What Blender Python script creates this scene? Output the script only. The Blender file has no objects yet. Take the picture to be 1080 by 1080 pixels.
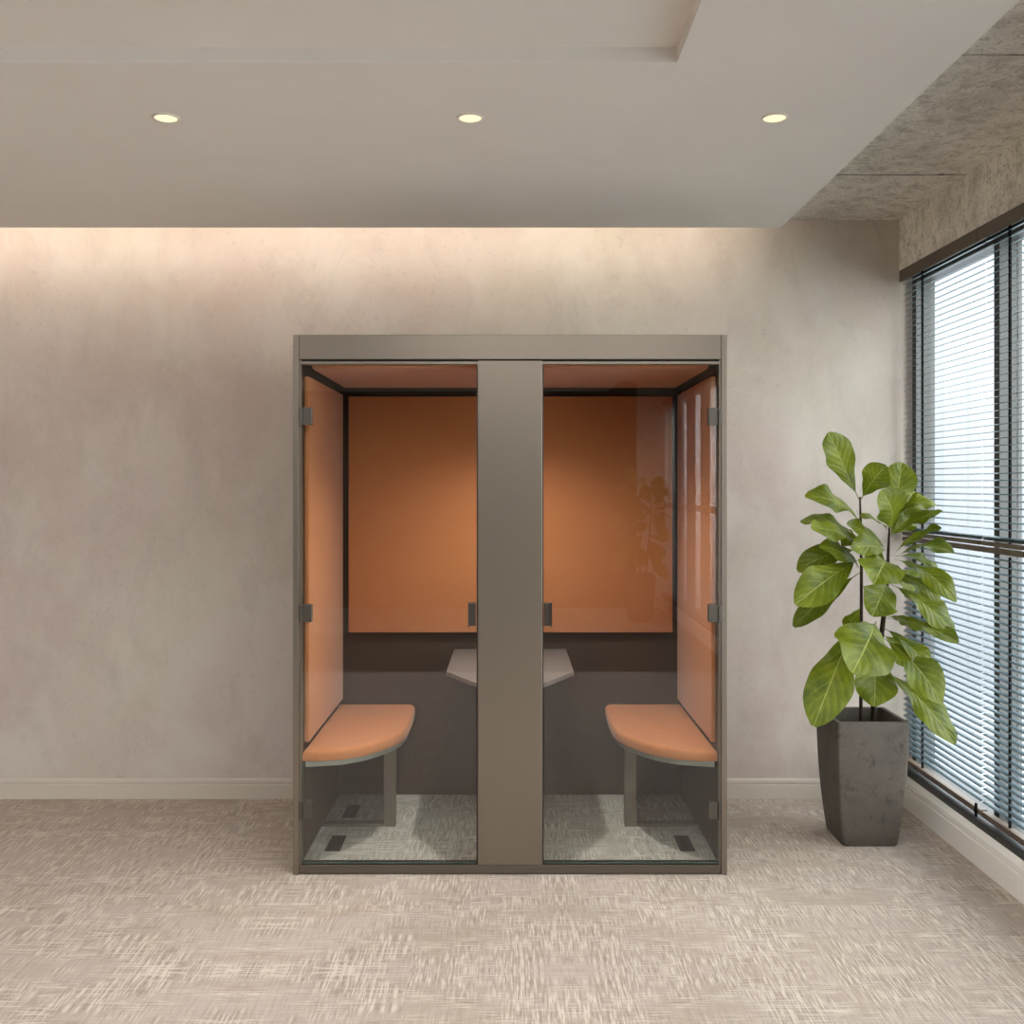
import bpy, bmesh, math, random
from mathutils import Vector, Matrix
random.seed(7)
C = bpy.context.scene.collection
PI = math.pi
V = Vector

# ------------------------------------------------------------------ helpers
def box(bm, x0, x1, y0, y1, z0, z1, bev=0.0, seg=2):
    m = Matrix.Translation(((x0+x1)/2, (y0+y1)/2, (z0+z1)/2)) @ Matrix.Diagonal((abs(x1-x0), abs(y1-y0), abs(z1-z0), 1))
    r = bmesh.ops.create_cube(bm, size=1.0, matrix=m)
    if bev > 0:
        es = list({e for v in r['verts'] for e in v.link_edges})
        bmesh.ops.bevel(bm, geom=es, offset=bev, segments=seg, profile=0.5, affect='EDGES')

def boxes(*bs, bev=0.0):
    bm = bmesh.new()
    for b in bs:
        box(bm, *b, bev=bev)
    return bm

def loft(bm, rings, cap0=True, cap1=True):
    vr = [[bm.verts.new(p) for p in r] for r in rings]
    n = len(vr[0])
    for a, b in zip(vr[:-1], vr[1:]):
        for i in range(n):
            bm.faces.new((a[i], a[(i+1) % n], b[(i+1) % n], b[i]))
    if cap0: bm.faces.new(list(reversed(vr[0])))
    if cap1: bm.faces.new(vr[-1])
    bmesh.ops.recalc_face_normals(bm, faces=bm.faces)
    return vr

def prism(bm, pts, z0, z1):
    loft(bm, [[(x, y, z0) for x, y in pts], [(x, y, z1) for x, y in pts]])

def extrude_y(bm, prof, y0, y1):          # profile in X,Z
    loft(bm, [[(x, y0, z) for x, z in prof], [(x, y1, z) for x, z in prof]])

def extrude_x(bm, prof, x0, x1):          # profile in Y,Z
    loft(bm, [[(x0, y, z) for y, z in prof], [(x1, y, z) for y, z in prof]])

def tube(bm, pts, rads, n=10):
    pts = [V(p) for p in pts]; rings = []
    for i, p in enumerate(pts):
        d = (pts[min(i+1, len(pts)-1)] - pts[max(i-1, 0)]).normalized()
        a = d.orthogonal().normalized() if i == 0 else (a - a.dot(d)*d).normalized()
        b = d.cross(a)
        r = rads[i] if isinstance(rads, (list, tuple)) else rads
        rings.append([p + r*(math.cos(2*PI*k/n)*a + math.sin(2*PI*k/n)*b) for k in range(n)])
    loft(bm, rings)

def lathe(bm, prof, cx, cy, n=40, cap0=False, cap1=False):
    loft(bm, [[(cx+r*math.cos(2*PI*k/n), cy+r*math.sin(2*PI*k/n), z) for k in range(n)] for r, z in prof], cap0, cap1)

def world_loc(o):
    p = V((0, 0, 0))
    while o is not None:
        p += V(o.location); o = o.parent
    return p

def obj(name, bm, mat, parent=None, smooth=False, loc=None, label=None):
    """link one mesh object; vertices are given in world coordinates"""
    me = bpy.data.meshes.new(name)
    o = bpy.data.objects.new(name, me); C.objects.link(o)
    org = V(loc) if loc else V((0, 0, 0))
    if parent is not None:
        o.parent = parent
        org = world_loc(parent)
    else:
        o.location = org
    bmesh.ops.translate(bm, verts=bm.verts, vec=-org)
    bm.to_mesh(me); bm.free()
    mats = mat if isinstance(mat, (list, tuple)) else [mat]
    for m in mats: me.materials.append(m)
    if smooth:
        for p in me.polygons: p.use_smooth = True
        try: me.set_sharp_from_angle(angle=math.radians(40))
        except Exception: pass
    if label: o['label'] = label
    return o

def thing(name, label, cat, loc=(0, 0, 0), group=None):
    o = bpy.data.objects.new(name, None); C.objects.link(o)
    o.location = loc; o.empty_display_size = 0.1
    o['label'] = label; o['category'] = cat
    if group: o['group'] = group
    return o

def struct(name, bm, mat, label, cat, smooth=False, parent=None):
    o = obj(name, bm, mat, parent, smooth)
    if parent is None:
        o['kind'] = 'structure'; o['label'] = label; o['category'] = cat
    return o

def dup(root, loc, label, group=None):
    r = root.copy(); C.objects.link(r); r.location = loc; r['label'] = label
    if group: r['group'] = group
    for ch in list(root.children):
        c = ch.copy(); C.objects.link(c); c.parent = r
        for g in list(ch.children):
            d = g.copy(); C.objects.link(d); d.parent = c
    return r

# ------------------------------------------------------------------ materials
class N:
    def __init__(s, name):
        s.m = bpy.data.materials.new(name); s.m.use_nodes = True
        s.t = s.m.node_tree; s.t.nodes.clear()
        s.out = s.t.nodes.new('ShaderNodeOutputMaterial')
    def n(s, typ, **kw):
        nd = s.t.nodes.new('ShaderNode'+typ)
        for k, v in kw.items():
            if k in nd.inputs.keys() if isinstance(k, str) else False: pass
            setattr(nd, k, v)
        return nd
    def l(s, a, b): s.t.links.new(a, b)
    def val(s, x, sock):
        if isinstance(x, (int, float)): sock.default_value = x
        else: s.l(x, sock)
    def math(s, op, a, b=None, c=None):
        nd = s.n('Math', operation=op)
        s.val(a, nd.inputs[0])
        if b is not None: s.val(b, nd.inputs[1])
        if c is not None: s.val(c, nd.inputs[2])
        return nd.outputs[0]
    def mix(s, fac, a, b, mode='MIX'):
        nd = s.n('Mix', data_type='RGBA', blend_type=mode)
        s.val(fac, nd.inputs[0])
        for x, k in ((a, 6), (b, 7)):
            if isinstance(x, (tuple, list)): nd.inputs[k].default_value = (*x[:3], 1)
            else: s.l(x, nd.inputs[k])
        return nd.outputs[2]
    def noise(s, vec, scale, detail=4, rough=0.55, dist=0.0):
        nd = s.n('TexNoise')
        if vec is not None: s.l(vec, nd.inputs['Vector'])
        nd.inputs['Scale'].default_value = scale; nd.inputs['Detail'].default_value = detail
        nd.inputs['Roughness'].default_value = rough; nd.inputs['Distortion'].default_value = dist
        return nd.outputs[0]
    def mapr(s, x, a, b, c=0.0, d=1.0):
        nd = s.n('MapRange'); nd.clamp = True
        s.l(x, nd.inputs[0])
        for i, q in enumerate((a, b, c, d)): nd.inputs[i+1].default_value = q
        return nd.outputs[0]
    def coord(s, scale=None):
        o = s.n('NewGeometry').outputs['Position']
        return s.scale(o, scale) if scale else o
    def scale(s, o, sc):
        mp = s.n('Mapping'); s.l(o, mp.inputs[0]); mp.inputs['Scale'].default_value = sc
        return mp.outputs[0]
    def bump(s, h, strength, dist=0.01):
        b = s.n('Bump'); s.l(h, b.inputs['Height'])
        b.inputs['Strength'].default_value = strength; b.inputs['Distance'].default_value = dist
        return b.outputs[0]
    def pbsdf(s, col, rough=0.5, metal=0.0, spec=0.5, normal=None, out=True):
        p = s.n('BsdfPrincipled')
        if isinstance(col, (tuple, list)): p.inputs['Base Color'].default_value = (*col[:3], 1)
        else: s.l(col, p.inputs['Base Color'])
        s.val(rough, p.inputs['Roughness']); s.val(metal, p.inputs['Metallic'])
        p.inputs['Specular IOR Level'].default_value = spec
        if normal is not None: s.l(normal, p.inputs['Normal'])
        if out: s.l(p.outputs[0], s.out.inputs[0])
        return p

def srgb(r, g, b):
    f = lambda c: (c/255)/12.92 if c <= 10 else (((c/255)+0.055)/1.055)**2.4
    return (f(r), f(g), f(b))

def plain(name, col, rough=0.5, metal=0.0, spec=0.5):
    k = N(name); k.pbsdf(col, rough, metal, spec); return k.m

def grain(name, c1, c2, scale, rough=0.6, metal=0.0, spec=0.4, bmp=0.05, stretch=None):
    k = N(name); p = k.coord(stretch)
    f = k.noise(p, scale, 5, 0.6)
    k.pbsdf(k.mix(k.mapr(f, 0.3, 0.7), c1, c2), rough, metal, spec, k.bump(f, bmp) if bmp else None)
    return k.m

def emit(name, col, strength):
    k = N(name); e = k.n('Emission'); e.inputs[0].default_value = (*col, 1); e.inputs[1].default_value = strength
    k.l(e.outputs[0], k.out.inputs[0]); return k.m

def glass(name, tint, refl=1.9):
    k = N(name)
    fr = k.n('Fresnel'); fr.inputs[0].default_value = 1.5
    geo = k.n('NewGeometry')
    front = k.math('SUBTRACT', 1.0, geo.outputs['Backfacing'])
    fac = k.math('MINIMUM', k.math('MULTIPLY', k.math('MULTIPLY', fr.outputs[0], refl), front), 1.0)
    tr = k.n('BsdfTransparent'); tr.inputs[0].default_value = (*tint, 1)
    gl = k.n('BsdfGlossy'); gl.inputs['Roughness'].default_value = 0.0; gl.inputs[0].default_value = (1, 1, 1, 1)
    mx = k.n('MixShader'); k.l(fac, mx.inputs[0]); k.l(tr.outputs[0], mx.inputs[1]); k.l(gl.outputs[0], mx.inputs[2])
    k.l(mx.outputs[0], k.out.inputs[0]); return k.m

def mat_wall():
    k = N('plaster_wall'); p = k.coord()
    a = k.noise(p, 1.1, 3, 0.5, 0.4); b = k.noise(k.scale(p, (1.5, 1, 1)), 2.6, 9, 0.66, 0.3); d = k.noise(p, 34, 6, 0.72)
    e = k.noise(k.scale(p, (1, 1, 0.55)), 3.8, 7, 0.68, 0.6); g = k.noise(p, 0.9, 2, 0.5)
    sx = k.n('SeparateXYZ'); k.l(p, sx.inputs[0])
    col = k.mix(k.mapr(a, 0.38, 0.62), srgb(187, 172, 163), srgb(198, 187, 179))
    col = k.mix(k.mapr(g, 0.45, 0.62, 0, 0.65), col, srgb(190, 184, 169))
    col = k.mix(k.mapr(b, 0.46, 0.66, 0, 0.6), col, srgb(201, 193, 184))
    col = k.mix(k.mapr(e, 0.50, 0.66, 0, 0.45), col, srgb(171, 160, 151))
    col = k.mix(k.math('MULTIPLY', k.mapr(d, 0.55, 0.70), k.mapr(b, 0.55, 0.42, 0.05, 0.45)), col, srgb(158, 147, 138))
    col = k.mix(k.math('MULTIPLY', k.mapr(d, 0.42, 0.30), k.mapr(e, 0.4, 0.6, 0.0, 0.35)), col, srgb(209, 201, 192))
    k.pbsdf(col, 0.8, 0, 0.25, k.bump(d, 0.08, 0.004)); return k.m

def mat_concrete(name, seams):
    k = N(name); p = k.coord()
    a = k.noise(p, 2.2, 7, 0.65, 0.4); b = k.noise(p, 15, 10, 0.78, 0.4); c = k.noise(p, 75, 5, 0.7)
    v = k.noise(k.scale(p, (1, 1, 0.25) if not seams else (0.45, 1, 1)), 20, 9, 0.78, 0.5); g = k.noise(p, 6.5, 6, 0.7, 0.8)
    col = k.mix(k.mapr(a, 0.36, 0.64), srgb(214, 207, 196), srgb(238, 232, 222))
    col = k.mix(k.mapr(g, 0.50, 0.66, 0, 0.55), col, srgb(200, 192, 180))
    col = k.mix(k.mapr(b, 0.48, 0.60, 0, 0.75), col, srgb(180, 171, 158))
    col = k.mix(k.mapr(v, 0.53, 0.64, 0, 0.7), col, srgb(246, 240, 230))
    col = k.mix(k.mapr(c, 0.57, 0.66, 0, 0.85), col, srgb(110, 101, 90))
    h = k.math('ADD', b, k.math('MULTIPLY', c, 0.5))
    if seams:
        sx = k.n('SeparateXYZ'); k.l(p, sx.inputs[0])
        w = k.math('MULTIPLY', k.math('SUBTRACT', k.noise(p, 6, 2), 0.5), 0.02)
        y = k.math('ADD', k.math('SUBTRACT', sx.outputs[1], 4.52-1.26*10), w)
        ln = k.math('LESS_THAN', k.math('ABSOLUTE', k.math('SUBTRACT', k.math('MODULO', k.math('ADD', y, 0.63), 1.26), 0.63)), 0.0075)
        ln = k.math('MULTIPLY', ln, k.mapr(k.noise(p, 9, 3), 0.35, 0.6, 0.45, 1.0))
        col = k.mix(k.math('MULTIPLY', ln, 0.8), col, srgb(70, 63, 54))
        hole = k.n('VectorMath', operation='DISTANCE'); k.l(k.scale(p, (1, 1.6, 0)), hole.inputs[0]); hole.inputs[1].default_value = (1.90, 4.515*1.6, 0)
        col = k.mix(k.mapr(hole.outputs['Value'], 0.022, 0.012), col, srgb(40, 34, 28))
        h = k.math('SUBTRACT', h, ln)
    k.pbsdf(col, 0.85, 0, 0.2, k.bump(h, 0.5, 0.008)); return k.m

def mat_carpet(name, base, dark, light, tint, mirror=True):
    k = N(name); p = k.coord()
    sx = k.n('SeparateXYZ'); k.l(p, sx.inputs[0])
    x = k.math('PINGPONG', k.math('ADD', sx.outputs[0], 0.334+5.3), 0.53)
    y = k.math('PINGPONG', k.math('ADD', sx.outputs[1], 0.30+5.3), 0.53)
    cell = k.math('ADD', k.math('FLOOR', k.math('DIVIDE', k.math('ADD', sx.outputs[0], 0.334+5.3), 1.06)), 0.5)
    cell2 = k.math('FLOOR', k.math('DIVIDE', k.math('ADD', sx.outputs[1], 0.30+5.3), 1.06))
    cb = k.n('CombineXYZ'); k.l(x, cb.inputs[0]); k.l(y, cb.inputs[1])
    k.l(k.math('ADD', k.math('MULTIPLY', cell, 3.7), k.math('MULTIPLY', cell2, 9.1)), cb.inputs[2])
    q = cb.outputs[0]
    s1 = k.noise(k.scale(q, (150, 10, 1)), 1.0, 3, 0.6)       # threads running away from the viewer
    s2 = k.noise(k.scale(q, (9, 165, 1)), 1.0, 3, 0.6)       # threads running across
    fine = k.noise(k.scale(p, (420, 260, 1)), 1.0, 2, 0.6)
    reg = k.noise(q, 5.0, 3, 0.6); reg2 = k.noise(k.scale(q, (1.2, 3, 1)), 3.2, 4, 0.65)
    big = k.noise(p, 0.8, 3, 0.5); blk = k.noise(k.scale(q, (1, 2.2, 1)), 3.0, 3, 0.6)
    m1 = k.math('MULTIPLY', k.mapr(s1, 0.52, 0.59), k.mapr(reg, 0.40, 0.55, 0.15, 1.0))
    m2 = k.math('MULTIPLY', k.mapr(s2, 0.53, 0.60), k.mapr(reg2, 0.44, 0.58, 0.10, 1.0))
    d1 = k.math('MULTIPLY', k.mapr(s1, 0.47, 0.39), k.mapr(reg, 0.40, 0.55, 0.3, 0.75)); d2 = k.math('MULTIPLY', k.mapr(s2, 0.47, 0.39), k.mapr(reg2, 0.44, 0.58, 0.15, 0.75))
    col = k.mix(k.mapr(blk, 0.40, 0.60), base, tint)
    col = k.mix(k.mapr(big, 0.4, 0.62, 0, 0.4), col, base)
    col = k.mix(k.math('MAXIMUM', d1, d2), col, dark)
    col = k.mix(k.math('MULTIPLY', k.math('MAXIMUM', m1, m2), 0.8), col, light)
    col = k.mix(k.mapr(fine, 0.35, 0.65, 0, 0.25), col, dark)
    h = k.math('ADD', k.math('ADD', s1, s2), fine)
    k.pbsdf(col, 0.95, 0, 0.1, k.bump(h, 0.25, 0.004)); return k.m

def mat_felt():
    k = N('orange_felt'); p = k.coord()
    a = k.noise(p, 260, 3, 0.7); b = k.noise(p, 5, 4, 0.6); c = k.noise(p, 60, 4, 0.65)
    col = k.mix(k.mapr(a, 0.3, 0.7), srgb(168, 107, 68), srgb(182, 120, 80))
    col = k.mix(k.mapr(b, 0.35, 0.65, 0, 0.4), col, srgb(173, 107, 64))
    col = k.mix(k.mapr(c, 0.62, 0.75, 0, 0.25), col, srgb(198, 138, 97))
    pb = k.pbsdf(col, 0.9, 0, 0.15, k.bump(a, 0.12, 0.002))
    pb.inputs['Sheen Weight'].default_value = 0.15
    return k.m

def mat_pot():
    k = N('dark_concrete_pot'); p = k.coord()
    a = k.noise(p, 9, 6, 0.7, 0.6); b = k.noise(p, 15, 8, 0.75, 0.5); c = k.noise(p, 70, 4, 0.6)
    col = k.mix(k.mapr(a, 0.35, 0.7), srgb(84, 78, 71), srgb(95, 88, 80))
    col = k.mix(k.mapr(b, 0.56, 0.66, 0, 0.8), col, srgb(50, 46, 42))
    col = k.mix(k.mapr(c, 0.62, 0.7, 0, 0.5), col, srgb(60, 56, 51))
    k.pbsdf(col, 0.62, 0, 0.3, k.bump(b, 0.06, 0.003)); return k.m

def mat_leaf():
    k = N('fig_leaf')
    uv = k.n('UVMap'); uv.uv_map = 'leaf'
    sx = k.n('SeparateXYZ'); k.l(uv.outputs[0], sx.inputs[0])
    u = sx.outputs[0]; av = k.math('ABSOLUTE', k.math('SUBTRACT', k.math('MULTIPLY', sx.outputs[1], 2.0), 1.0))
    ph = k.math('SUBTRACT', k.math('MULTIPLY', u, 9.0), k.math('MULTIPLY', av, 2.4))
    tri = k.math('ABSOLUTE', k.math('SUBTRACT', k.math('FRACT', ph), 0.5))
    vein = k.math('MULTIPLY', k.mapr(tri, 0.10, 0.0), k.mapr(av, 0.9, 0.3, 0.15, 0.7))
    mid = k.mapr(av, 0.040, 0.012)
    p = k.coord(); a = k.noise(p, 8, 4, 0.6); b = k.noise(p, 45, 4, 0.65)
    col = k.mix(k.mapr(a, 0.35, 0.65), srgb(68, 82, 8), srgb(116, 126, 20))
    col = k.mix(k.mapr(b, 0.5, 0.72, 0, 0.4), col, srgb(130, 136, 36))
    col = k.mix(k.mapr(tri, 0.25, 0.5, 0, 0.3), col, srgb(70, 86, 14))
    col = k.mix(k.math('MULTIPLY', vein, 0.6), col, srgb(150, 160, 66))
    col = k.mix(k.math('MULTIPLY', mid, 0.7), col, srgb(168, 174, 92))
    geo = k.n('NewGeometry')
    col = k.mix(k.math('MULTIPLY', geo.outputs['Backfacing'], 0.25), col, srgb(140, 155, 80))
    h = k.math('SUBTRACT', tri, k.math('MULTIPLY', mid, 0.5))
    nrm = k.bump(h, 0.35, 0.006)
    pb = k.pbsdf(col, 0.42, 0, 0.28, nrm, out=False)
    tl = k.n('BsdfTranslucent'); k.l(k.mix(0.5, col, srgb(150, 175, 30)), tl.inputs[0])
    mx = k.n('MixShader'); mx.inputs[0].default_value = 0.18
    k.l(pb.outputs[0], mx.inputs[1]); k.l(tl.outputs[0], mx.inputs[2]); k.l(mx.outputs[0], k.out.inputs[0])
    return k.m

M = {}
M['wall'] = mat_wall()
M['white'] = grain('white_ceiling_paint', srgb(222, 216, 209), srgb(226, 220, 213), 3.0, 0.85, 0, 0.2, 0)
M['base'] = plain('baseboard_paint', srgb(196, 186, 174), 0.55, 0, 0.35)
M['curb'] = plain('window_sill_paint', srgb(238, 234, 228), 0.5, 0, 0.4)
M['slab'] = mat_concrete('raw_concrete_ceiling', True)
M['beam'] = mat_concrete('raw_concrete_beam', False)
M['carpet'] = mat_carpet('beige_woven_carpet', srgb(175, 162, 153), srgb(140, 126, 115), srgb(206, 195, 182), srgb(167, 153, 139))
M['carpet_in'] = mat_carpet('grey_woven_carpet', srgb(162, 157, 149), srgb(122, 116, 108), srgb(190, 186, 178), srgb(154, 149, 141))
M['darkfloor'] = grain('dark_timber_floor', srgb(48, 40, 34), srgb(62, 52, 44), 4, 0.5, 0, 0.4, 0.02, (0.3, 6, 1))
M['rear'] = plain('dark_brown_wall_paint', srgb(70, 60, 52), 0.8, 0, 0.2)
M['felt'] = mat_felt()
M['frame'] = grain('taupe_powder_coated_metal', srgb(124, 114, 102), srgb(129, 119, 107), 500, 0.34, 0.75, 0.5, 0.0)
M['frame_dark'] = plain('dark_taupe_base_metal', srgb(92, 83, 73), 0.4, 0.5)
M['lining'] = plain('black_brown_lining', srgb(62, 50, 41), 0.6, 0, 0.3)
M['shadow_gap'] = plain('black_gasket', srgb(22, 20, 18), 0.7, 0, 0.2)
M['glass'] = glass('door_glass', (0.95, 0.965, 0.95), 1.8)
M['edge'] = plain('glass_edge', srgb(70, 92, 84), 0.15, 0, 0.6)
M['wglass'] = glass('window_glass', (0.96, 0.985, 0.99), 1.6)
M['hinge'] = plain('brushed_steel', srgb(88, 83, 76), 0.36, 0.7)
M['hinge_dark'] = plain('dark_anodised_steel', srgb(66, 60, 54), 0.38, 0.6)
M['seatboard'] = plain('grey_seat_board', srgb(120, 120, 112), 0.5, 0, 0.4)
M['leg'] = plain('dark_taupe_steel', srgb(108, 98, 88), 0.45, 0.3, 0.4)
M['table'] = plain('grey_laminate', srgb(104, 97, 94), 0.5, 0, 0.35)
M['vent'] = plain('black_floor_grille', srgb(40, 34, 30), 0.6, 0, 0.3)
M['wframe'] = plain('grey_window_aluminium', srgb(66, 67, 66), 0.45, 0.3, 0.5)
M['slat'] = plain('grey_aluminium_slat', srgb(92, 108, 114), 0.35, 0.45, 0.5)
M['rail'] = plain('brown_grey_blind_rail', srgb(98, 87, 76), 0.45, 0.2, 0.4)
M['railgrey'] = plain('silver_blind_headrail', srgb(150, 154, 156), 0.4, 0.4, 0.5)
M['cord'] = plain('black_ladder_tape', srgb(16, 16, 16), 0.8, 0, 0.1)
M['pot'] = mat_pot()
M['soil'] = grain('dark_soil', srgb(26, 20, 16), srgb(44, 36, 28), 60, 0.95, 0, 0.1, 0.6)
M['bark'] = grain('dark_bark', srgb(44, 32, 28), srgb(66, 50, 42), 60, 0.8, 0, 0.2, 0.2)
M['leaf'] = mat_leaf()
M['ring'] = plain('white_lamp_ring', srgb(225, 215, 200), 0.5, 0, 0.4)
M['lens'] = emit('warm_lamp_lens', (1.0, 0.88, 0.56), 1.25)
M['panel'] = emit('fill_panel_glow', (0.97, 0.985, 1.0), 7.0)  # glow of the unseen square panels added as room fill
M['fill_long'] = emit('long_fill_panel_glow', (0.97, 0.985, 1.0), 10.0)  # glow of the unseen long panels added for the window side
M['led'] = emit('warm_led_tape', (1.0, 0.89, 0.75), 42.0)
M['booth_lamp'] = emit('booth_lamp_lens', (1.0, 0.97, 0.92), 4.0)

# ------------------------------------------------------------------ setting
CAMZ = 1.615
XL, XR = -4.6, 2.01
YB, YR = 5.29, -5.0          # back wall plane, rear wall plane (behind the camera)
ZS, ZC = 2.859, 2.986        # dropped ceiling underside, concrete slab underside
WX = 2.30

struct('floor', boxes((XL, WX, -0.36, YB+0.1, -0.05, 0)), M['carpet'], 'beige woven carpet floor running up to the grey plaster wall', 'floor')
struct('floor_walkway', boxes((XL, WX, -2.70, -0.36, -0.05, 0)), M['darkfloor'], 'dark timber walkway across the carpet, facing the booth', 'floor')
struct('floor_rear', boxes((XL, WX, YR-0.1, -2.70, -0.05, 0)), M['carpet'], 'beige woven carpet beyond the dark walkway', 'floor')
struct('wall_back', boxes((XL-0.1, 2.10, YB, YB+0.1, 0, ZC)), M['wall'], 'mottled beige-grey plaster wall behind the booth', 'wall')
struct('wall_left', boxes((XL-0.1, XL, YR, YB, 0, ZC)), M['white'], 'smooth off-white side wall opposite the windows', 'wall')
struct('wall_rear', boxes((XL-0.1, 1.67, YR-0.1, YR, 0, ZC)), M['rear'], 'dark brown wall facing the booth front', 'wall')
struct('wall_rear_pier', boxes((1.67, WX, YR-0.1, YR, 0, ZC)), M['beam'], 'pale concrete pier beside the windows, facing the booth front', 'wall')
struct('wall_right', boxes((XR, WX, YR, YB, 2.718, ZC)), M['beam'], 'rough concrete beam above the window blinds', 'wall')
struct('ceiling', boxes((XL-0.1, WX, YR-0.1, YB+0.1, ZC, ZC+0.1)), M['slab'], 'raw concrete ceiling strip with board seams near the windows', 'ceiling')

# dropped plaster ceiling with its shallow recess
sx, hx0, hx1, hy0, hy1 = 1.306, -3.9, 0.491, -2.4, 3.012
YS = 4.94                   # rear edge of the dropped ceiling, with the light cove behind it
bm = boxes((XL, sx, hy1, YS, ZS, ZC), (XL, sx, YR, hy0, ZS, ZC), (XL, hx0, hy0, hy1, ZS, ZC), (hx1, sx, hy0, hy1, ZS, ZC),
           (hx0, hx1, hy0, hy1, ZS+0.044, ZC))
struct('ceiling_drop', bm, M['white'], 'smooth off-white dropped ceiling with a shallow rectangular recess', 'ceiling')

# baseboard along the back wall (moulded: thicker foot, thin upper lip)
prof = [(YB, 0), (YB-0.016, 0), (YB-0.016, 0.070), (YB-0.012, 0.074), (YB-0.012, 0.078), (YB-0.015, 0.081), (YB-0.015, 0.094), (YB-0.009, 0.1025), (YB, 0.1025)]
bm = bmesh.new(); extrude_x(bm, prof, XL, 1.977)
struct('baseboard_back', bm, M['base'], 'pale beige moulded baseboard at the foot of the plaster wall', 'baseboard')
prof = [(2.16, 0), (1.977, 0), (1.977, 0.098), (1.982, 0.102), (1.982, 0.106), (1.977, 0.110), (1.979, 0.132), (2.002, 0.150), (2.16, 0.150)]
bm = bmesh.new(); extrude_y(bm, prof, YR, YB)
struct('trim_1', bm, M['curb'], 'white painted sill curb running under the window blinds', 'sill')

# windows along the right wall: frames 0.87 m apart
PITCH = 0.87
FX0, FX1 = 2.07, 2.165
wins = []
y1 = 5.27; i = 1
ORD = ['nearest the plaster wall', 'second from the plaster wall', 'third from the plaster wall', 'fourth from the plaster wall', 'fifth from the plaster wall', 'sixth from the plaster wall',
       'seventh from the plaster wall', 'eighth from the plaster wall', 'ninth from the plaster wall', 'tenth from the plaster wall', 'eleventh from the plaster wall', 'twelfth from the plaster wall']
while y1 > YR + 0.1:
    y0 = max(y1 - 0.89, YR) if i == 1 else max(y1 - PITCH, YR)
    wins.append((i, y0, y1)); y1 = y0; i += 1
for (i, y0, y1) in wins:
    # each unit owns its far post; the last also ends at the rear wall
    fm = boxes((FX0, FX1, y1-0.05, y1, 0.150, 2.718), (FX0, FX1, y0, y1-0.05, 0.150, 0.205), (FX0, FX1, y0, y1-0.05, 2.650, 2.718),
               (2.004, FX0, y0, y1, 0.150, 0.180))
    w = struct('window_%d' % i, fm, M['wframe'], 'grey aluminium framed floor-length window, ' + ORD[i-1], 'window')
    obj('glass_pane', boxes((2.142, 2.150, y0, y1-0.05, 0.205, 2.650)), M['wglass'], w)

# venetian blinds: an upper and a lower one in every window
def slats_bm(y0, y1, z0, z1, stack=0):
    bm = bmesh.new(); z = z1
    def one(z):
        pr = [(2.018, z-0.0036), (2.0265, z-0.0002), (2.034, z+0.0014), (2.0425, z+0.0020), (2.0425, z+0.0029), (2.034, z+0.0024), (2.0265, z+0.0008), (2.018, z-0.0025)]
        loft(bm, [[(x, y0, q) for x, q in pr], [(x, y1, q) for x, q in pr]])
    while z > z0 + 0.004:
        one(z); z -= 0.029
    for s in range(stack): one(z0 - 0.004 - s*0.0045)
    return bm

def make_blind(y0, y1, z0, z1, upper, label):
    t = thing('venetian_blind', label, 'blind', (2.03, (y0+y1)/2, z0), 'venetian blinds along the window wall')
    if upper:
        obj('valance', boxes((2.000, 2.0095, y0-(0.007 if y0 > 4 else 0.003), y1+0.005, z1-0.052, z1+0.006), bev=0.001), M['rail'], t, label='brown-grey valance strip')
        obj('headrail', boxes((2.020, 2.050, y0+0.002, y1-0.002, z1-0.034, z1+0.004)), M['railgrey'], t, label='silver headrail')
        obj('slats', slats_bm(y0, y1, z0+0.044, z1-0.060, 4), M['slat'], t)
        obj('bottom_rail', boxes((2.012, 2.046, y0, y1, z0, z0+0.018), bev=0.003), M['rail'], t)
    else:
        obj('headrail', boxes((2.012, 2.046, y0, y1, z1-0.022, z1), bev=0.003), M['rail'], t)
        obj('slats', slats_bm(y0, y1, z0+0.038, z1-0.045, 0), M['slat'], t)
        obj('bottom_rail', boxes((2.012, 2.046, y0, y1, z0, z0+0.024), bev=0.003), M['rail'], t)
    bm = boxes((2.026, 2.034, y1-0.222, y1-0.211, z0+0.01, z1-0.03))
    obj('ladder_tape', bm, M['cord'], t)
    if not upper:
        bm = boxes((2.006, 2.014, y0+0.020, y0+0.032, z0-0.014, z0+0.044), (2.004, 2.010, y0+0.016, y0+0.036, z0+0.004, z0+0.016))
        obj('bracket', bm, M['cord'], t, label='small black hold-down clip')
    return t
yc0, yc1 = wins[1][2]-0.020+0.047, 5.258
up = make_blind(4.392, yc1, 1.360, 2.712, True, 'upper grey venetian blind behind the plant, nearest the plaster wall')
lo = make_blind(4.392, yc1, 0.200, 1.353, False, 'lower grey venetian blind behind the plant and pot')
ub = make_blind(3.517, 4.375, 1.360, 2.712, True, 'upper grey venetian blind at the photo edge, second from the plaster wall')
lb = make_blind(3.517, 4.375, 0.200, 1.353, False, 'lower grey venetian blind at the photo edge, second from the plaster wall')
for (i, y0, y1) in wins[2:]:
    if y1 - y0 < 0.6: continue
    yy = 4.375-0.429 - (i-2)*PITCH
    dup(ub, (2.03, yy, 1.360), 'upper grey venetian blind in the window ' + ORD[i-1])
    dup(lb, (2.03, yy, 0.200), 'lower grey venetian blind in the window ' + ORD[i-1])

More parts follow.
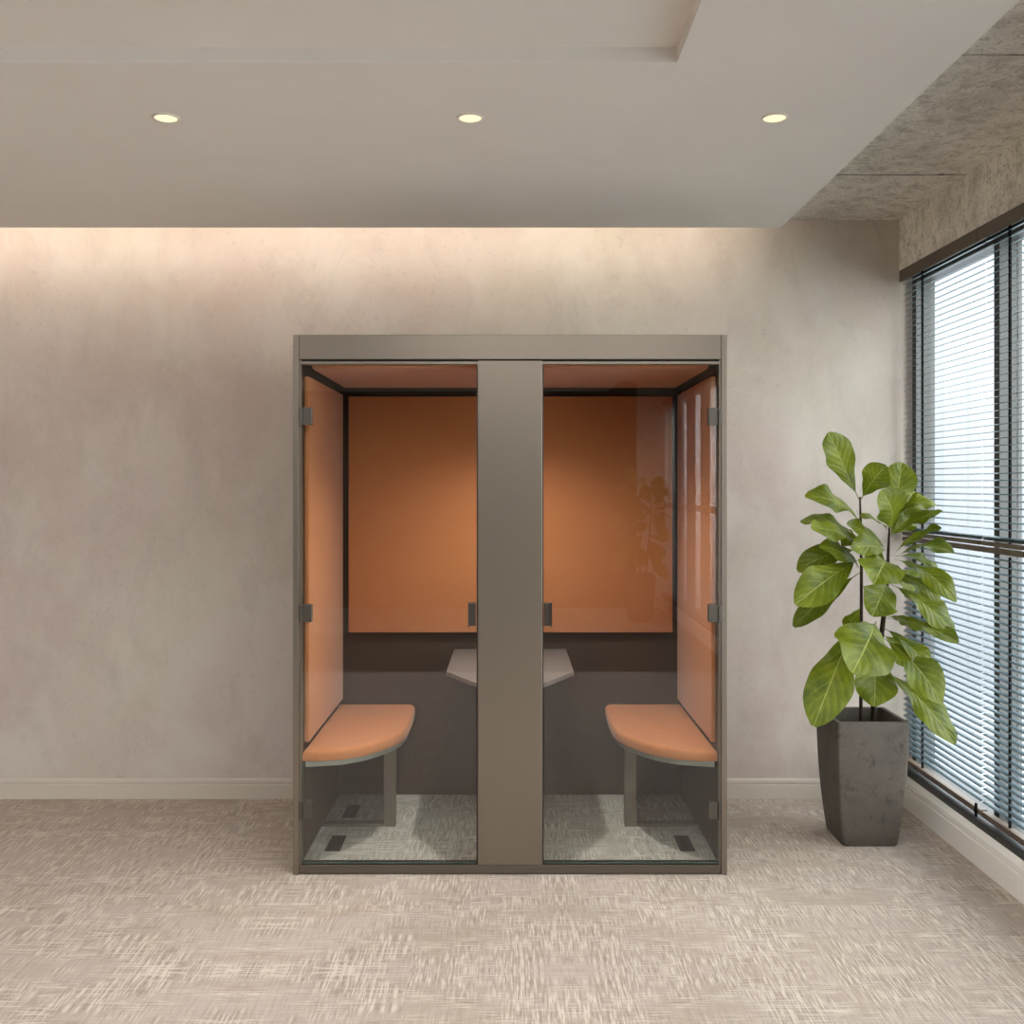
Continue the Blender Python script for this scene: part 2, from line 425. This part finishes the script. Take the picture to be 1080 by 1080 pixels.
# ------------------------------------------------------------------ ceiling lamps
def downlight(x, y, label):
    t = thing('ceiling_downlight', label, 'ceiling light', (x, y, ZS), 'round recessed ceiling downlights')
    bm = bmesh.new(); lathe(bm, [(0.037, ZS-0.0005), (0.0385, ZS-0.004), (0.0445, ZS-0.003), (0.046, ZS), (0.037, ZS)], x, y)
    obj('trim_ring', bm, M['ring'], t, True)
    bm = bmesh.new(); lathe(bm, [(0.037, ZS-0.0004), (0.037, ZS-0.0022), (0.020, ZS-0.0026)], x, y, cap0=True, cap1=True)
    obj('lamp_lens', bm, M['lens'], t, True, label='glowing warm lens')
    return t
d = downlight(-1.164, 3.463, 'round glowing downlight at the left end of the ceiling row')
for x, y, lb_ in ((-0.1347, 3.463, 'round glowing downlight in the middle of the ceiling row, above the booth'),
                 (0.8946, 3.463, 'round glowing downlight at the right end of the ceiling row, nearest the concrete'),
                 (0.874, -2.24, 'round glowing downlight mirrored nearer the top of the right glass door'),
                 (0.862, -3.15, 'round glowing downlight mirrored lower in the right glass door')):
    dup(d, (x, y, ZS), lb_)
for x in (-1.164, -0.1347, 0.8946):       # the light the three lamps throw
    sl = bpy.data.lights.new('downlight_beam', 'SPOT'); sl.energy = 24; sl.color = (1.0, 0.84, 0.66)
    sl.spot_size = math.radians(125); sl.spot_blend = 1.0; sl.shadow_soft_size = 0.035
    so = bpy.data.objects.new('downlight_beam', sl); C.objects.link(so); so.location = (x, 3.463, ZS-0.01)

def fill_panel(x, y, a, b, z, label, group, mat='panel'):  # unseen glowing panel, added only to fill the room with light
    t = thing('added_fill_panel', label, 'ceiling light', (x, y, z), group)
    obj('frame', boxes((x-a, x+a, y-b, y-b+0.02, z-0.03, z), (x-a, x+a, y+b-0.02, y+b, z-0.03, z), (x-a, x-a+0.02, y-b+0.02, y+b-0.02, z-0.03, z), (x+a-0.02, x+a, y-b+0.02, y+b-0.02, z-0.03, z)), M['ring'], t)
    obj('diffuser', boxes((x-a+0.02, x+a-0.02, y-b+0.02, y+b-0.02, z-0.024, z-0.012)), M[mat], t, label='added glowing white fill diffuser')
    return t
lp = fill_panel(-0.20, 1.75, 0.62, 0.62, ZS+0.044, 'added square fill light in the ceiling recess nearest the booth', 'added flat fill lights in the recess')
ll = fill_panel(0.90, 1.55, 0.22, 0.80, ZS, 'added long fill light in the dropped ceiling border toward the windows, booth side', 'added long fill lights in the ceiling border', 'fill_long')  # added out of view to brighten the wall near the windows
dup(ll, (0.90, -0.60, ZS), 'added long fill light in the dropped ceiling border toward the windows, rear side')
dup(lp, (-2.40, 1.75, ZS+0.044), 'added square fill light in the ceiling recess, booth side, away from the windows')
dup(lp, (-0.20, -0.60, ZS+0.044), 'added square fill light in the ceiling recess, rear side, toward the windows')
dup(lp, (-2.40, -0.60, ZS+0.044), 'added square fill light in the ceiling recess, rear side, away from the windows')

# LED tape in the cove between the dropped ceiling and the wall
t = thing('cove_light', 'warm concealed strip light washing the top of the plaster wall', 'strip light', (-1.7, YS+0.002, 2.91))
obj('channel', boxes((-4.55, 1.18, YS+0.001, YS+0.006, 2.905, 2.945)), M['ring'], t)
obj('led_tape', boxes((-4.54, 1.17, YS+0.0065, YS+0.009, 2.916, 2.934)), M['led'], t, label='glowing warm tape')

# ------------------------------------------------------------------ booth
Y0 = 4.245; YI = 5.217
B = thing('meeting_booth', 'taupe-framed two-door glass meeting booth lined in orange felt against the wall', 'booth', (0, 4.75, 0))
HB = 2.24
obj('base_rail', boxes((-0.8745, 0.8745, Y0+0.002, Y0+0.055, 0.004, 0.040), (-0.885, 0.885, Y0+0.055, 5.25, 0.0, 0.022), bev=0.0015), M['frame_dark'], B)
for s in (-1, 1):
    bm = bmesh.new()
    a, b = sorted((s*0.876, s*0.900)); box(bm, a, b, Y0, 5.262, 0.0, HB, bev=0.0015)
    obj('side_wall', bm, M['frame'], B)
    a, b = sorted((s*0.868, s*0.8745)); 
    obj('door_jamb', boxes((a, b, Y0+0.006, Y0+0.045, 0.040, 2.136)), M['frame'], B)
    a, b = sorted((s*0.8745, s*0.8755)); 
    obj('side_lining', boxes((min(s*0.8757, s*0.870), max(s*0.8757, s*0.870), Y0+0.046, YI, 0.024, 2.136)), M['lining'], B, label='dark side lining')
obj('header', boxes((-0.8745, 0.8745, Y0+0.002, Y0+0.055, 2.1385, HB), bev=0.0015), M['frame'], B)
obj('head_track', boxes((-0.868, 0.868, Y0+0.008, Y0+0.05, 2.1185, 2.1305), bev=0.001), M['frame'], B)
obj('head_gasket', boxes((-0.868, 0.868, Y0+0.014, Y0+0.05, 2.1305, 2.1385)), M['shadow_gap'], B)
obj('roof', boxes((-0.876, 0.876, Y0+0.055, 5.25, 2.145, HB-0.002)), M['frame'], B)
obj('back_wall', boxes((-0.876, 0.876, YI, 5.255, 0.024, 2.145)), M['lining'], B, label='dark back lining')
obj('centre_panel', boxes((-0.1335, 0.1335, Y0+0.002, Y0+0.05, 0.0415, 2.133), bev=0.002), M['frame'], B)
for s in (-1, 1):
    a, b = sorted((s*0.1345, s*0.139)); obj('panel_edge', boxes((a, b, Y0+0.006, Y0+0.05, 0.040, 2.118)), M['hinge_dark'], B)
obj('sill_gasket', boxes((-0.868, 0.868, Y0+0.01, Y0+0.05, 0.040, 0.0445)), M['shadow_gap'], B)
obj('floor_carpet', boxes((-0.870, 0.870, Y0+0.055, YI, 0.022, 0.040)), M['carpet_in'], B, label='pale grey woven booth carpet')

# orange felt lining panels
bm = bmesh.new()
zc = 2.108; prof = []
y_f, y_b = Y0+0.062, 5.172
prof = [(y_b, zc+0.034), (y_b, zc)]
for k in range(9):
    a = k/8*PI/2
    prof.append((y_f+0.028-0.028*math.sin(a), zc+0.028-0.028*math.cos(a)))
prof.append((y_f, zc+0.034))
extrude_x(bm, prof, -0.835, 0.835)
obj('ceiling_panel', bm, M['felt'], B, True, label='orange felt ceiling panel')
bm = boxes((-0.8185, 0.8225, 5.185, YI-0.001, 0.871, 2.066), bev=0.004)
obj('back_panel', bm, M['felt'], B, True, label='orange felt back panel')
for s in (-1, 1):
    a, b = sorted((s*0.849, s*0.869))
    obj('side_panel', boxes((a, b, 4.325, 5.204, 0.530, 2.076), bev=0.004), M['felt'], B, True, label='orange felt side panel')

# seats
def seat_outline(inset):
    pts = [(0.868, 4.285), (0.80, 4.287)]
    ctrl = [(0.702, 4.312), (0.62, 4.372), (0.5755, 4.43), (0.515, 4.53), (0.482, 4.63), (0.470, 4.76), (0.470, 4.90), (0.474, 5.05), (0.480, 5.165), (0.490, 5.188), (0.512, 5.196)]
    pts += ctrl + [(0.868, 5.196)]
    n = len(pts); out = []
    for i, (x, y) in enumerate(pts):
        p0, p1 = V(pts[(i-1) % n]), V(pts[(i+1) % n])
        d = (p1-p0).normalized(); nrm = V((-d.y, d.x))   # points inwards for this winding
        c = V((0.70, 4.80)) - V((x, y))
        if nrm.dot(c) < 0: nrm = -nrm
        q = V((x, y)) + nrm*inset
        out.append((q.x, q.y))
    return out
def smooth_outline(pts, it=1):
    for _ in range(it):
        r = []
        n = len(pts)
        for i in range(n):
            a, b = pts[i], pts[(i+1) % n]
            if i in (n-1,): r.append(a); r.append(b) if False else None; continue
            r.append(a); r.append(((a[0]+b[0])/2, (a[1]+b[1])/2))
        pts = r
    return pts
for s in (-1, 1):
    bm = bmesh.new(); o = smooth_outline(seat_outline(0.012))
    prism(bm, [(s*x, y) for x, y in o], 0.436, 0.458)
    st = obj('seat', bm, M['seatboard'], B, True)
    bm = bmesh.new(); prism(bm, [(s*x, y) for x, y in smooth_outline(seat_outline(0.0))], 0.4585, 0.508)
    zt = lambda e: e.verts[0].co.z > 0.5 and e.verts[1].co.z > 0.5
    bmesh.ops.bevel(bm, geom=[e for e in bm.edges if zt(e)], offset=0.020, segments=5, profile=0.5, affect='EDGES', clamp_overlap=True)
    bmesh.ops.bevel(bm, geom=[e for e in bm.edges if e.verts[0].co.z < 0.459 and e.verts[1].co.z < 0.459 and e.is_manifold and abs(e.link_faces[0].normal.z-e.link_faces[1].normal.z) > 0.5], offset=0.006, segments=2, profile=0.5, affect='EDGES', clamp_overlap=True)
    obj('cushion', bm, M['felt'], st, True, label='orange upholstered cushion')
    a, b = sorted((s*0.530, s*0.583)); c, e = sorted((s*0.584, s*0.868))
    bm = boxes((a, b, 4.725, 4.775, 0.040, 0.436), (c, e, 4.725, 4.775, 0.040, 0.054), bev=0.0015)
    obj('leg', bm, M['leg'], st)
    for yv in ((4.505, 4.945) if s < 0 else (4.505,)):
        vb = boxes((s*0.766-0.032, s*0.766+0.032, yv-0.095, yv+0.095, 0.040, 0.0425))
        for q in range(6):
            xx = s*0.766 - 0.024 + q*0.0096
            box(vb, xx-0.0025, xx+0.0025, yv-0.088, yv+0.088, 0.0425, 0.0432)
        obj('floor_vent', vb, M['vent'], B, label='black rectangular floor vent')

# table fixed to the back wall
tp = [(-0.285, YI-0.002), (0.285, YI-0.002), (0.286, 4.60), (0.280, 4.572), (0.262, 4.545), (0.16, 4.345), (0.13, 4.31), (-0.13, 4.31), (-0.16, 4.345), (-0.262, 4.545), (-0.280, 4.572), (-0.286, 4.60)]
bm = bmesh.new(); prism(bm, tp, 0.762, 0.782)
bmesh.ops.bevel(bm, geom=[e for e in bm.edges], offset=0.002, segments=2, profile=0.5, affect='EDGES')
tb = obj('table', bm, M['table'], B, label='small grey wall-mounted table top')
bm = bmesh.new(); lathe(bm, [(0.16, 0.040), (0.16, 0.046), (0.03, 0.052), (0.03, 0.75), (0.10, 0.755), (0.10, 0.7619)], 0, 4.85, 32, True, True)
obj('leg', bm, M['leg'], tb, True)

# doors
for s in (-1, 1):
    a, b = sorted((s*0.1415, s*0.8665))
    bm = boxes((a, b, Y0+0.010, Y0+0.020, 0.0450, 2.1170))
    bm.faces.ensure_lookup_table()
    for f in bm.faces:
        if abs(f.normal.y) < 0.5: f.material_index = 1
    dr = obj('glass_door', bm, [M['glass'], M['edge']], B)
    for zc_ in (1.902, 1.084, 0.267):
        bm = bmesh.new()
        a, b = sorted((s*0.823, s*0.860)); box(bm, a, b, Y0-0.002, Y0+0.0095, zc_-0.036, zc_+0.036, bev=0.0015)
        a, b = sorted((s*0.862, s*0.874)); box(bm, a, b, Y0-0.006, Y0+0.0055, zc_-0.037, zc_+0.037, bev=0.0025)
        a, b = sorted((s*0.823, s*0.860)); box(bm, a, b, Y0+0.0205, Y0+0.027, zc_-0.036, zc_+0.036, bev=0.0015)
        obj('hinge', bm, M['hinge'], dr, label='brushed steel clamp hinge')
    bm = bmesh.new()
    zc_ = 1.080
    a, b = sorted((s*0.1415, s*0.170)); box(bm, a, b, Y0-0.006, Y0+0.0095, zc_-0.047, zc_+0.047, bev=0.0015)
    a, b = sorted((s*0.1695, s*0.174)); box(bm, a, b, Y0-0.012, Y0+0.0095, zc_-0.053, zc_+0.053, bev=0.001)
    a, b = sorted((s*0.1415, s*0.170)); box(bm, a, b, Y0+0.0205, Y0+0.035, zc_-0.047, zc_+0.047, bev=0.0015)
    obj('handle', bm, M['hinge_dark'], dr, label='dark steel pull handle')

# the booth's own ceiling lamp, over the table
bm = bmesh.new(); lathe(bm, [(0.05, 2.108), (0.052, 2.103), (0.058, 2.103), (0.06, 2.108)], 0, 4.50, 32, True, True)
bl = obj('ceiling_lamp', bm, M['ring'], B, True)
bm = bmesh.new(); lathe(bm, [(0.046, 2.1029), (0.046, 2.1015), (0.02, 2.1010)], 0, 4.50, 32, True, True)
obj('lamp_lens', bm, M['booth_lamp'], bl, True)
ld = bpy.data.lights.new('booth_lamp', 'SPOT'); ld.energy = 90; ld.color = (1.0, 0.97, 0.92)
ld.spot_size = math.radians(140); ld.spot_blend = 0.9; ld.shadow_soft_size = 0.045
lo_ = bpy.data.objects.new('booth_lamp', ld); C.objects.link(lo_); lo_.location = (0, 4.50, 2.09)

# ------------------------------------------------------------------ potted fig
PCX, PCY = 1.611, 4.700
def sq_ring(h, z, r=0.014):
    pts = []
    for cx, cy, a0 in ((h-r, h-r, 0), (-h+r, h-r, PI/2), (-h+r, -h+r, PI), (h-r, -h+r, 1.5*PI)):
        for k in range(5):
            a = a0 + k/4*PI/2
            pts.append((PCX+cx+r*math.cos(a), PCY+cy+r*math.sin(a), z))
    return pts
fig = thing('potted_fig', 'fiddle-leaf fig in a square dark concrete pot beside the window', 'plant', (PCX, PCY, 0))
bm = bmesh.new(); rings = [sq_ring(0.118, 0.0)]
hp = [(0.124, 0.008), (0.1315, 0.06), (0.1385, 0.12), (0.1445, 0.18), (0.1495, 0.24), (0.1535, 0.30), (0.157, 0.37), (0.1595, 0.44), (0.161, 0.51), (0.1617, 0.560), (0.160, 0.5645),
      (0.143, 0.5645), (0.141, 0.560), (0.139, 0.50), (0.135, 0.42)]
for h, z in hp: rings.append(sq_ring(h, z))
loft(bm, rings)
obj('pot', bm, M['pot'], fig, True, label='square dark concrete pot')
bm = bmesh.new(); loft(bm, [sq_ring(0.136, 0.425), sq_ring(0.138, 0.468), sq_ring(0.10, 0.476)])
obj('soil', bm, M['soil'], fig, True)

def P(px, py, y):   # a point of the plant at distance y, read off the photograph's perspective
    return V(((px-538)*y/1080, y, CAMZ-(py-512)*y/1080))
stemA = [P(908, 795, 4.70), P(908, 730, 4.70), P(908.5, 660, 4.70), P(908.5, 600, 4.70), P(908, 560, 4.70), P(907, 524, 4.70)]
bm = bmesh.new(); tube(bm, stemA, [0.0085, 0.008, 0.0075, 0.007, 0.006, 0.004])
obj('stem', bm, M['bark'], fig, True)
stemB = [P(919, 795, 4.73), P(922, 730, 4.73), P(928, 685, 4.72), P(932, 650, 4.72), P(936, 610, 4.71), P(937, 580, 4.71), P(938, 556, 4.71)]
bm = bmesh.new(); tube(bm, stemB, [0.012, 0.012, 0.012, 0.011, 0.009, 0.0065, 0.004])
obj('stem', bm, M['bark'], fig, True)

F = (0, -1, 0.25); U = (0, -0.40, 0.90); UU = (0, -0.30, 0.95); D = (0.1, -0.9, 0.5); LFT = (-0.35, -0.85, 0.4); RGT = (0.25, -0.8, 0.55)
# base px, tip px, base dist, tip dist, width m, facing, arch
LEAVES = [
 ((906,527),(874,456),4.70,4.66,.150,F,-.01), ((908,527),(935,491),4.70,4.60,.135,(-.35,-.9,.3),.02),
 ((940,552),(951,488),4.74,4.80,.165,F,.02), ((939,561),(929,517),4.70,4.55,.170,(0,-.9,.35),.05),
 ((941,548),(988,533),4.73,4.66,.135,U,.05), ((940,566),(994,539),4.71,4.62,.105,U,.015),
 ((941,586),(993,557),4.71,4.58,.115,U,.02), ((943,591),(1006,583),4.69,4.48,.135,U,.055),
 ((943,590),(1008,635),4.68,4.42,.140,(.05,-.52,.85),.045), ((943,587),(990,602),4.72,4.66,.110,UU,.03),
 ((908,553),(849,524),4.70,4.62,.160,(0,-.60,.80),.05), ((908,570),(844,550),4.72,4.74,.140,U,.04),
 ((908,577),(856,558),4.69,4.50,.165,(0,-.62,.78),.03), ((936,582),(893,553),4.71,4.60,.110,(.1,-.7,.7),.02),
 ((938,562),(908,546),4.71,4.62,.090,U,.02), ((935,582),(898,579),4.69,4.52,.115,(0,-.85,.5),.03),
 ((905,580),(841,602),4.72,4.70,.140,(0,-.85,.5),.06), ((909,603),(864,577),4.69,4.56,.120,(0,-.7,.7),.035),
 ((906,590),(839,638),4.68,4.46,.175,(-.1,-.93,.35),.035), ((907,604),(837,661),4.73,4.72,.120,(.15,-.6,.78),.02),
 ((934,594),(922,616),4.66,4.40,.200,(0,-.75,.65),.05), ((934,614),(920,650),4.68,4.45,.175,(0,-.92,.4),.035),
 ((937,608),(991,634),4.70,4.52,.130,(0,-.5,.85),.04), ((939,616),(1006,668),4.72,4.56,.150,(.15,-.70,.68),.03),
 ((932,650),(968,666),4.70,4.60,.085,UU,.02), ((933,652),(1011,678),4.71,4.48,.135,(.05,-.50,.85),.025),
 ((931,662),(983,710),4.69,4.56,.115,(.2,-.75,.6),.03), ((924,655),(899,710),4.64,4.33,.270,(.05,-.92,.4),.04),
 ((902,655),(858,766),4.68,4.48,.205,(-.2,-.95,.25),.04), ((920,680),(922,745),4.66,4.56,.195,(0,-.97,.25),.03),
 ((930,672),(993,742),4.68,4.46,.180,(.2,-.85,.45),.045), ((930,706),(1007,785),4.70,4.50,.160,(.30,-.85,.45),.045),
 ((935,592),(912,582),4.74,4.80,.090,F,.01), ((940,560),(968,520),4.75,4.82,.130,F,.02), ((908,640),(893,664),4.74,4.80,.08,F,.01), ((930,668),(964,702),4.78,4.80,.12,F,.02),
 ((937,566),(962,543),4.74,4.78,.12,F,.02), ((937,600),(966,622),4.75,4.79,.12,F,.02), ((907,575),(886,568),4.74,4.79,.10,F,.01),
]
def add_leaf(bm, uvl, b, tip, w, hint, arch, ph):
    ax = tip-b; L = ax.length; d = ax.normalized()
    n0 = V(hint).normalized(); n0 = (n0-n0.dot(d)*d).normalized()
    nu, nv = 18, 5
    rows = []
    def ctr(t):
        return b + ax*t + n0*(arch*4*t*(1-t)*0.8) + V((0, 0, -0.018*(t**3) + 0.018*t))
    for i in range(nu+1):
        t = i/nu
        c = ctr(t); dd = (ctr(min(t+0.02, 1))-ctr(max(t-0.02, 0))).normalized()
        n = (n0-n0.dot(dd)*dd).normalized(); s = dd.cross(n)
        tt = max(0.0, (t-0.10)/0.90)
        wd = (math.sin(PI*min(1, tt**1.45*0.985))**0.72 if tt > 0 else 0)*(1-0.16*math.exp(-((tt-0.36)/0.13)**2))
        hw = max(0.0022, 0.5*w*wd)
        row = []
        for j in range(-nv, nv+1):
            v = j/nv; av = abs(v)
            off = (0.20*av - 0.12*av*av)*hw + 0.17*hw*math.sin(t*11+ph+(1.7 if v > 0 else 0))*av**2 + 0.09*hw*math.sin(t*21+ph*2.3-av*2)*av
            q = c + s*(hw*v*(1+0.06*math.sin(t*15+ph*1.3+(2 if v > 0 else 0))*t)) + n*off
            vv = bm.verts.new(q); row.append((vv, (t, 0.5+0.5*v)))
        rows.append(row)
    for r0, r1 in zip(rows[:-1], rows[1:]):
        for j in range(2*nv):
            qd = [r0[j], r0[j+1], r1[j+1], r1[j]]
            f = bm.faces.new([x[0] for x in qd]); f.smooth = True
            for lp_, x in zip(f.loops, qd): lp_[uvl].uv = x[1]
            f.normal_update()
bm = bmesh.new(); uvl = bm.loops.layers.uv.new('leaf')
for i, (bp, tp_, yb, yt, w, hint, arch) in enumerate(LEAVES):
    add_leaf(bm, uvl, P(*bp, yb), P(*tp_, yt), w, hint, arch, i*1.7)
fol = obj('foliage', bm, M['leaf'], fig)
# its twin behind the camera, which the photograph shows only as a reflection in the right glass door
dup(fig, (1.55, -3.70, 0), 'second fiddle-leaf fig, mirrored faintly in the right glass door', None)

# ------------------------------------------------------------------ daylight
w = bpy.data.worlds.new('overcast_sky'); bpy.context.scene.world = w; w.use_nodes = True
nt = w.node_tree; nt.nodes.clear()
wo = nt.nodes.new('ShaderNodeOutputWorld'); bg = nt.nodes.new('ShaderNodeBackground')
tc = nt.nodes.new('ShaderNodeTexCoord'); sp = nt.nodes.new('ShaderNodeSeparateXYZ'); cr = nt.nodes.new('ShaderNodeValToRGB')
mr = nt.nodes.new('ShaderNodeMapRange'); mr.inputs[1].default_value = -1.0; mr.inputs[2].default_value = 1.0
nt.links.new(tc.outputs['Generated'], sp.inputs[0]); nt.links.new(sp.outputs[2], mr.inputs[0]); nt.links.new(mr.outputs[0], cr.inputs[0])
els = cr.color_ramp.elements
els[0].position = 0.0; els[0].color = (5.0, 5.05, 5.1, 1)           # pale sunlit ground
els[1].position = 1.0; els[1].color = (14.0, 14.2, 14.6, 1)          # overcast zenith, several times the horizon
for ps, c_ in ((0.34, (2.2, 2.3, 2.4)), (0.42, (0.86, 0.96, 1.08)), (0.50, (1.15, 1.22, 1.3)), (0.63, (1.5, 1.56, 1.62)), (0.72, (7.0, 7.1, 7.3)), (0.86, (12.0, 12.2, 12.5))):
    e = els.new(ps); e.color = (*c_, 1)
nt.links.new(cr.outputs[0], bg.inputs[0]); bg.inputs[1].default_value = 1.0
nt.links.new(bg.outputs[0], wo.inputs[0])

sd = bpy.data.lights.new('hazy_sun', 'SUN'); sd.energy = 9.5; sd.angle = math.radians(94); sd.color = (1.0, 0.985, 0.965)
so = bpy.data.objects.new('hazy_sun', sd); C.objects.link(so)
so.rotation_euler = V((-0.72, 0.68, -0.15)).to_track_quat('-Z', 'Y').to_euler()     # low hazy sun through the windows, from ahead of the booth front

# ------------------------------------------------------------------ camera
cd = bpy.data.cameras.new('camera'); cam = bpy.data.objects.new('camera', cd); C.objects.link(cam)
cam.location = (0, 0, CAMZ); cam.rotation_euler = (PI/2, 0, 0)
cd.sensor_width = 36; cd.lens = 36.0; cd.shift_x = 2/1080; cd.shift_y = -28/1080
cd.clip_start = 0.05; cd.clip_end = 200
S = bpy.context.scene; S.camera = cam
S.view_settings.view_transform = 'Standard'; S.view_settings.look = 'None'
S.view_settings.exposure = 0.0; S.view_settings.gamma = 1.0; S.view_settings.use_curve_mapping = False
S.cycles.use_adaptive_sampling = False
S.cycles.max_bounces = 10; S.cycles.diffuse_bounces = 5; S.cycles.transparent_max_bounces = 24
S.cycles.sample_clamp_indirect = 6.0
